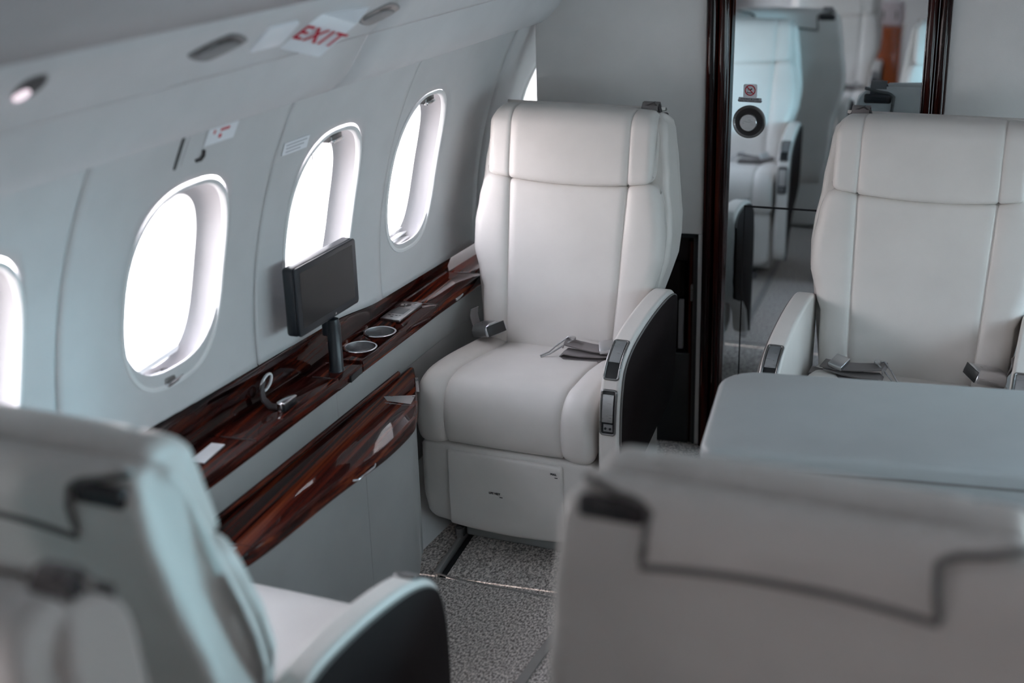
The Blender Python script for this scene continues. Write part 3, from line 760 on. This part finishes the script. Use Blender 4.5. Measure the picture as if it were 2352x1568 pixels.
for v in tx.data.vertices:
    c = v.co.copy(); p = pc + eu * (.0365 * c.x) + ev * (.054 * c.y) + en * (.0012 if c.z > 0 else .0)
    v.co = p
tx2 = tx.modifiers.new('weight', 'SOLIDIFY'); tx2.thickness = .0006

# ------------------------------------------------------------------ cabin seat
def fz(z): return .08 + .2 * (z - .41)
def headwarp(x, y, z):
    k = 1 - min(1, abs(z - .887) / .11); k = k * k * (3 - 2 * k)
    return x, y, z - .014 * (1 - min(1, (x / .232) ** 2)) * k
ARM = [(-.295, .10), (-.302, .25), (-.303, .38), (-.298, .455), (-.284, .515), (-.255, .560), (-.20, .592), (-.1, .614), (.02, .627), (.12, .628), (.165, .615), (.182, .585)]
ARMP = chaikin(ARM, 3, False)
class Path:
    def __init__(s, P):
        s.P = P; s.L = [0]
        for a, b in zip(P, P[1:]): s.L.append(s.L[-1] + math.hypot(b[0] - a[0], b[1] - a[1]))
    def at(s, d):
        for i in range(len(s.P) - 1):
            if d <= s.L[i + 1] or i == len(s.P) - 2:
                t = (d - s.L[i]) / (s.L[i + 1] - s.L[i]); a, b = s.P[i], s.P[i + 1]
                tx, ty = b[0] - a[0], b[1] - a[1]; l = math.hypot(tx, ty)
                return (a[0] + tx * t, a[1] + ty * t), (-ty / l, tx / l)   # outward normal (front/up)
    def find_z(s, z):
        for i in range(len(s.P) - 1):
            if s.P[i][1] <= z <= s.P[i + 1][1]: return s.L[i] + (s.L[i + 1] - s.L[i]) * (z - s.P[i][1]) / (s.P[i + 1][1] - s.P[i][1])
        return s.L[-1]
AP = Path(ARMP)
def on_arm(s, x, lift):
    (y, z), (ny, nz) = AP.at(s); return (x, y + ny * lift, z + nz * lift)
def arm_strip(name, s0, s1, x0, x1, l0, l1, m, parent, n=8):
    V = []; F = []
    for i in range(n + 1):
        s = s0 + (s1 - s0) * i / n
        V += [on_arm(s, x0, l0), on_arm(s, x1, l0), on_arm(s, x1, l1), on_arm(s, x0, l1)]
    for i in range(n):
        for j in range(4): F.append((i * 4 + j, i * 4 + (j + 1) % 4, i * 4 + 4 + (j + 1) % 4, i * 4 + 4 + j))
    F.append((0, 1, 2, 3)); F.append(tuple(n * 4 + j for j in range(4)))
    return link(name, V, F, m, parent)
def arm_loop(name, s0, s1, x0, x1, lift, r, m, parent):
    P = rrect((s0 + s1) / 2, (x0 + x1) / 2, s1 - s0, x1 - x0, .006, 4)
    Q = []
    for i in range(len(P)):
        a, b = P[i], P[(i + 1) % len(P)]; k = max(1, int(math.hypot(b[0] - a[0], b[1] - a[1]) / .012))
        for j in range(k): Q.append((a[0] + (b[0] - a[0]) * j / k, a[1] + (b[1] - a[1]) * j / k))
    return tube(name, [on_arm(s, x, lift) for s, x in Q], r, m, parent, True, 8)
def build_seat(label, loc, rz, mir=1, wall_arm=False, belts=True, strap=True, recline=0, size=1, text_on=True, group='cream leather cabin seats'):
    t = thing('cabin_armchair', label, 'armchair', loc, rz, group)
    def hws(y, z): return slerp_tab([(.2, .20), (.45, .226), (.56, .236), (.62, .258), (.70, .280), (.76, .282), (.9, .264), (1.0, .252), (1.035, .247), (1.06, .230)], z)
    shell = [(.13, .22), (.135, .45), (.185, .72), (.232, .96), (.252, 1.04), (.285, 1.058), (.325, 1.05), (.347, 1.01), (.338, .9), (.305, .72), (.265, .45), (.245, .22)]
    sh = uph('back_shell', shell, hws, LEATHER, t, r=.016, it=2)
    f = fz
    bp = [(f(.42) + .012, .398), (f(.43) - .004, .43), (f(.5) - .002, .5), (f(.6), .6), (f(.7), .7), (f(.8), .8), (f(.85), .85), (f(.875), .875), (f(.885) + .012, .8865), (f(.886) + .06, .8865), (f(.8) + .07, .8), (f(.6) + .07, .6), (f(.42) + .07, .40)]
    def hwb(y, z): return slerp_tab([(.4, .228), (.58, .236), (.63, .253), (.69, .271), (.76, .272), (.82, .263), (.886, .250)], z)
    br = uph('backrest', bp, hwb, LEATHER, t, r=.034, seam_fn=lambda y, z: lerp([(.41, .150), (.6, .158), (.88, .167)], z) if y < f(z) + .02 else None, bulge=.004, bol=.006, groove=.005, gw=.006, warp=headwarp)
    g = lambda z: f(z) - .009
    hp = [(g(.89) + .012, .8885), (g(.9), .897), (g(.93), .93), (g(.98), .98), (g(1.02), 1.02), (g(1.04) + .003, 1.040), (g(1.06) + .018, 1.060), (g(1.06) + .05, 1.066), (g(1.06) + .085, 1.063), (g(1.0) + .095, 1.0), (g(.89) + .07, .8885)]
    hr = uph('headrest', hp, lambda y, z: .233 if z < 1.03 else .233 - .010 * sstep(1.03, 1.07, z), LEATHER, t, r=.019, seam_fn=lambda y, z: .168 if y < g(z) + .07 else None, bulge_fn=lambda y, z: .004 + .003 * sstep(1.05, 1.07, z), groove=.004, gw=.005, warp=headwarp)
    cp = [(-.265, .300), (-.294, .304), (-.308, .335), (-.313, .385), (-.303, .432), (-.275, .461), (-.225, .473), (-.12, .467), (0, .452), (.10, .440), (.145, .428), (.145, .34), (0, .308)]
    uph('seat_cushion', cp, lambda y, z: .239, LEATHER, t, r=.026, seam_fn=lambda y, z: lerp([(-.31, .158), (-.2, .160), (-.1, .153), (.1, .150)], y) if (z > .36 or y < -.27) else None, bulge=.003, bol=.008, groove=.005, gw=.006)
    def boxwarp(x, y, z): return x, y, z - .020 * (1 - min(1, (x / .235) ** 2)) * (1 - sstep(.075, .2, z))
    fb = [(-.270, .078), (-.288, .082), (-.293, .12), (-.295, .2), (-.295, .285), (-.288, .297), (-.2, .299), (.2, .299), (.2, .085), (0, .08)]
    uph('leg_rest_box', fb, lambda y, z: slerp_tab([(.07, .212), (.10, .230), (.15, .237)], z), LEATHER, t, r=.018, warp=boxwarp)
    pb = [(-.282, .080), (-.298, .082), (-.3015, .11), (-.303, .2), (-.303, .272), (-.299, .283), (-.28, .284), (-.28, .18)]
    pn = uph('life_vest_panel', pb, .158, LEATHER, t, r=.006, warp=boxwarp)
    if text_on:
        text('panel_text', 'LIFE VEST', .0075, BLACKINK, pn, (-.026, -.3045, .182), FY, bold=.0002)
        text('panel_text', 'PULL', .0075, BLACKINK, pn, (.136, -.3040, .262), FY, bold=.0002)
        for x, z in ((-.008, .1735), (.143, .2535)): span('text_mark', (x - .004, -.3045, z - .001), (x + .004, -.3040, z + .001), BLACKINK, pn)
    span('plinth', (-.150, -.225, .0), (.150, .16, .085), LEATHER_GREY, t, .008)
    span('track_fitting', (-.178, -.235, .0), (-.150, -.16, .026), DARKMETAL, t, .003)
    tube('track_stud', [(-.160, -.242, .004), (-.160, -.242, .028)], .009, METAL, t, n=14)
    prism('seat_base', [(-.12, .02), (.195, .02), (.222, .08), (.222, .34), (-.12, .34)], 0, -.225, .242, LEATHER, t, .006)
    for sd in ([mir, -mir] if wall_arm else [mir]):
        xc = sd * .2775
        body = ARM + [(.172, .48), (.165, .40), (.135, .33), (.02, .285), (-.10, .25), (-.19, .19), (-.23, .10)]
        uph('armrest', body, .025, LEATHER, t, r=.010, x0=xc, it=2)
        IN = [(p[0] + .016 if i < 5 else p[0] + .004, p[1] - (.014 if i > 4 else .0)) for i, p in enumerate(ARM)]
        IN[-1] = (.174, .58)
        dpn = chaikin(IN, 2, False) + [(.168, .48), (.160, .40), (.135, .335), (.02, .295), (-.10, .26), (-.20, .20), (-.268, .105)]
        xa = sd * .2985; xb = sd * .3085
        pan = prism('arm_panel', dpn, 0, xa, xb, DARKLEATHER, t, .002)
        tube('panel_piping', [(sd * .305, y_, z_) for y_, z_ in chaikin(IN, 2, False)], .0028, SEAM, pan)
        for nm, z0_, z1_, kind in (('recline_control', .525, .602, 0), ('tray_control', .392, .500, 1)):
            s0, s1 = AP.find_z(z0_), AP.find_z(z1_)
            if kind == 0: s1 = s0 + .112
            bz = arm_loop(nm, s0, s1, xc - .018, xc + .018, .001, .0032, DARKMETAL, t)
            arm_strip('control_recess', s0 + .002, s1 - .002, xc - .016, xc + .016, -.002, .0008, BLACK, bz)
            if kind == 0: arm_strip('control_lever', s0 + .042, s1 - .005, xc - .0135, xc + .0135, .0005, .0035, METAL, bz)
            else:
                arm_strip('control_lever', s0 + .032, s1 - .010, xc - .0135, xc + .0135, .0005, .006, METAL, bz)
                arm_strip('control_key', s0 + .008, s0 + .026, xc - .010, xc + .013, .0, .003, GREYPLASTIC, bz)
                for q in (-.004, .008): lathe('key_screw', [(.003, 0), (.003, .002), (.0, .002)], BLACK, bz, 12, (xc + q, -.3065, z0_ + .017), 'y')
    # rear: headrest cover flap, belt slots and shoulder strap
    def yb(z): return lerp([(.72, .302), (.9, .333), (.96, .340), (1.02, .340), (1.05, .325), (1.062, .305)], z)
    zs = [.976, .982, .990, 1.0, 1.010, 1.020, 1.030, 1.040, 1.048, 1.054, 1.058, 1.062]
    V = []; F = []; NX = 24
    for z in zs:
        hx = slerp_tab([(.976, .153), (1.0, .149), (1.040, .146), (1.048, .156), (1.056, .205), (1.060, .226)], z)
        for i in range(NX + 1):
            x = -hx + 2 * hx * i / NX; zz = z + (.012 * (1 - (x / .152) ** 2) if abs(x) < .152 else 0) * (1 - sstep(.976, 1.02, z))
            V.append((x, yb(zz) + .007, zz))
    for j in range(len(zs) - 1):
        for i in range(NX): F.append((j * (NX + 1) + i, j * (NX + 1) + i + 1, (j + 1) * (NX + 1) + i + 1, (j + 1) * (NX + 1) + i))
    fp = link('headrest_cover', V, F, LEATHER, t); sd_ = fp.modifiers.new('t', 'SOLIDIFY'); sd_.thickness = .008; sd_.offset = 0
    edge = []
    for z in (1.060, 1.058, 1.056, 1.053, 1.050, 1.046, 1.040, 1.020, 1.0, .984): edge.append((-slerp_tab([(.976, .153), (1.0, .149), (1.040, .146), (1.048, .156), (1.056, .205), (1.060, .226)], z), yb(z) + .010, z))
    low = [(x, yb(.976) + .012, .976 + .012 * (1 - (x / .152) ** 2)) for x in [-.152 + .304 * i / 16 for i in range(17)]]
    tube('cover_piping', edge + low + [(-p[0], p[1], p[2]) for p in reversed(edge)], .0045, SEAM, fp)
    sx = mir * .190
    bg_ = box('belt_guide', (sx, yb(1.036) + .004, 1.034), (.074, .018, .026), GUIDE, t, .006, 3)
    box('guide_slot', (sx + mir * .004, yb(1.036) + .012, 1.033), (.058, .006, .014), BLACK, bg_, .003)
    back = [sh, br, hr, fp, bg_]
    if strap:
        back.append(ribbon('shoulder_strap', [(sx, .325, 1.045), (sx, .322, 1.066), (sx, .312, 1.078), (sx, .298, 1.078), (sx, .288, 1.068), (sx, .284, 1.054)], (.044, 0, 0), .0035, BELT, t))
        back.append(ribbon('strap_fold', [(sx + .027, .30, 1.054), (sx + .022, .30, 1.070), (sx + .008, .30, 1.079), (sx - .004, .30, 1.074), (sx - .018, .30, 1.070), (sx - .025, .30, 1.058)], (0, .02, 0), .0035, GUIDE, t))
    if recline:
        mr = Matrix.Translation((0, .11, .42)) @ Matrix.Rotation(-R(recline), 4, 'X') @ Matrix.Translation((0, -.11, -.42))
        for o in back: o.matrix_local = mr
    if belts:
        # wall-side buckle
        k = -mir
        bu = uph('belt_buckle', [(-.012, 0), (-.014, .016), (-.004, .030), (.030, .030), (.044, .018), (.044, 0)], .038, METAL, t, r=.005, it=1)
        bu.location = (k * .190, .030, .470); bu.rotation_euler = (R(8), k * R(16), k * R(36)); bu.scale = (1.12, 1.2, 1.25)
        eb = span('buckle_end', (-k * .0375, -.009, .003), (-k * .0395, .038, .026), BLACK, bu, .001)
        ribbon('buckle_strap', [(k * .215, .058, .478), (k * .235, .072, .485), (k * .247, .082, .512), (k * .244, .085, .530)], (.008, .030, .0), .003, BELT, t)
        # aisle-side folded strap with tongue and adjuster
        a = mir
        pth = [(a * .235, .03, .455), (a * .17, .015, .455), (a * .11, .000, .458), (a * .062, -.010, .460), (a * .050, -.012, .467), (a * .060, -.010, .474), (a * .10, 0, .468), (a * .15, .015, .466), (a * .20, .03, .470)]
        ribbon('lap_strap', pth, (0, .040, .002), .003, BELT, t)
        ribbon('lap_strap_top', [(a * .205, .035, .476), (a * .165, .025, .476), (a * .12, .02, .480), (a * .075, .018, .486), (a * .050, .014, .492), (a * .047, .010, .484)], (-a * .008, .040, .006), .003, BELT, t)
        tube('belt_tongue', [(a * .070, .02, .497), (a * .046, .002, .483), (a * .020, -.022, .466), (a * .000, -.038, .461), (-a * .004, -.032, .462), (a * .014, -.014, .468), (a * .030, .010, .482), (a * .052, .030, .499)], .0022, METAL, t, True, 8)
        lathe('tongue_stud', [(.008, 0), (.009, .004), (.008, .008), (0, .008)], METAL, t, 20, (a * .068, .022, .496))
        ad = span('belt_adjuster', (-.019, -.022, -.006), (.019, .022, .006), METAL, t, .002)
        ad.location = (a * .162, .02, .488); ad.rotation_euler = (R(18), R(-8) * a, R(20) * a)
    t.scale = (size, 1, 1)
    return t
PHI = R(-6)
GS = 'cream leather cabin seats'
build_seat('cream leather seat facing the camera beside the rosewood ledge', (-.935, 3.25, 0), PHI, 1)
build_seat('cream leather seat facing the camera behind the grey table', (-.020, 3.24, 0), PHI, -1, wall_arm=True)
build_seat('cream leather seat seen from behind at the left by the nearest window', (-1.082, 1.685, 0), PHI + math.pi, -1, strap=False, recline=5.5)
build_seat('cream leather seat seen from behind in front of the grey table', (-.072, 1.652, 0), R(173), 1, strap=False, size=1.06)
build_seat('cream seat seen only in the mirror, back to back with the near left seat', (-1.02, .72, 0), PHI, 1)
build_seat('cream seat facing forward at the top of the mirror reflection', (-1.10, -.78, 0), PHI + math.pi, -1)

# ------------------------------------------------------------------ grey table between the right-hand seats
tb = thing('club_table', 'folding table with padded grey leather top between two seats', 'table', (-.378, 2.35, 0), R(2.5))
def tabletop():
    W_, H_ = .95, .415; P = []
    for (cx_, cy_, r_, a0) in ((W_ - .03, H_ - .03, .03, 0), (.085, H_ - .085, .085, 90), (.03, .03, .03, 180), (W_ - .03, .03, .03, 270)):
        for i in range(9):
            a = R(a0 + 90 * i / 8); P.append((cx_ + r_ * math.cos(a), cy_ + r_ * math.sin(a)))
    return P
prism('tabletop', tabletop(), 2, .565, .650, TABLE_LEATHER, tb, .014, 4)
P_ = inset_poly(tabletop(), -.001)
tube('edge_seam', [(x, y, .616) for x, y in P_], .0022, SEAM, tb, True, 6)
span('table_pedestal', (.70, .06, 0), (.90, .36, .565), LEATHER_GREY, tb, .01)
span('table_arm', (.25, .17, .535), (.80, .25, .565), GREYPLASTIC, tb, .005)

# ------------------------------------------------------------------ rear of the cabin (seen in the mirror)
wre = D.objects.new('wall_rear', None); COL.objects.link(wre); wre['kind'] = 'structure'
span('rear_panel', (-2.4, YB - .02, 0), (1.3, YB, 2.1), WOODAMBER, wre)
span('rear_partition', (-.62, -2.2, 0), (-.52, -2.1, 2.0), WOODAMBER, wre, .02)
span('rear_partition_panel', (-2.2, -2.19, 0), (-.62, -2.11, 2.0), BULK, wre)
wc = thing('wood_cabinet', 'amber glossy wood cabinet end seen at the top of the mirror', 'cabinet', (-.845, -1.45, 0))
prism('cabinet_body', rrect(0, 0, .135, .30, .03), 2, .03, .785, WOODAMBER, wc, .004)
prism('cabinet_plinth', rrect(0, 0, .12, .28, .025), 2, 0, .03, BLACK, wc)
wx = thing('white_box', 'small pinkish white box standing on the amber cabinet in the mirror', 'box', (-.845, -1.42, .785))
prism('box_body', rrect(0, .072, .135, .143, .022), 1, -.09, .09, PINKWHITE, wx, .012, 3)
for q in (-.04, .04): span('box_slot', (q - .006, .0885, .045), (q + .006, .0915, .095), GREYPLASTIC, wx, .001)
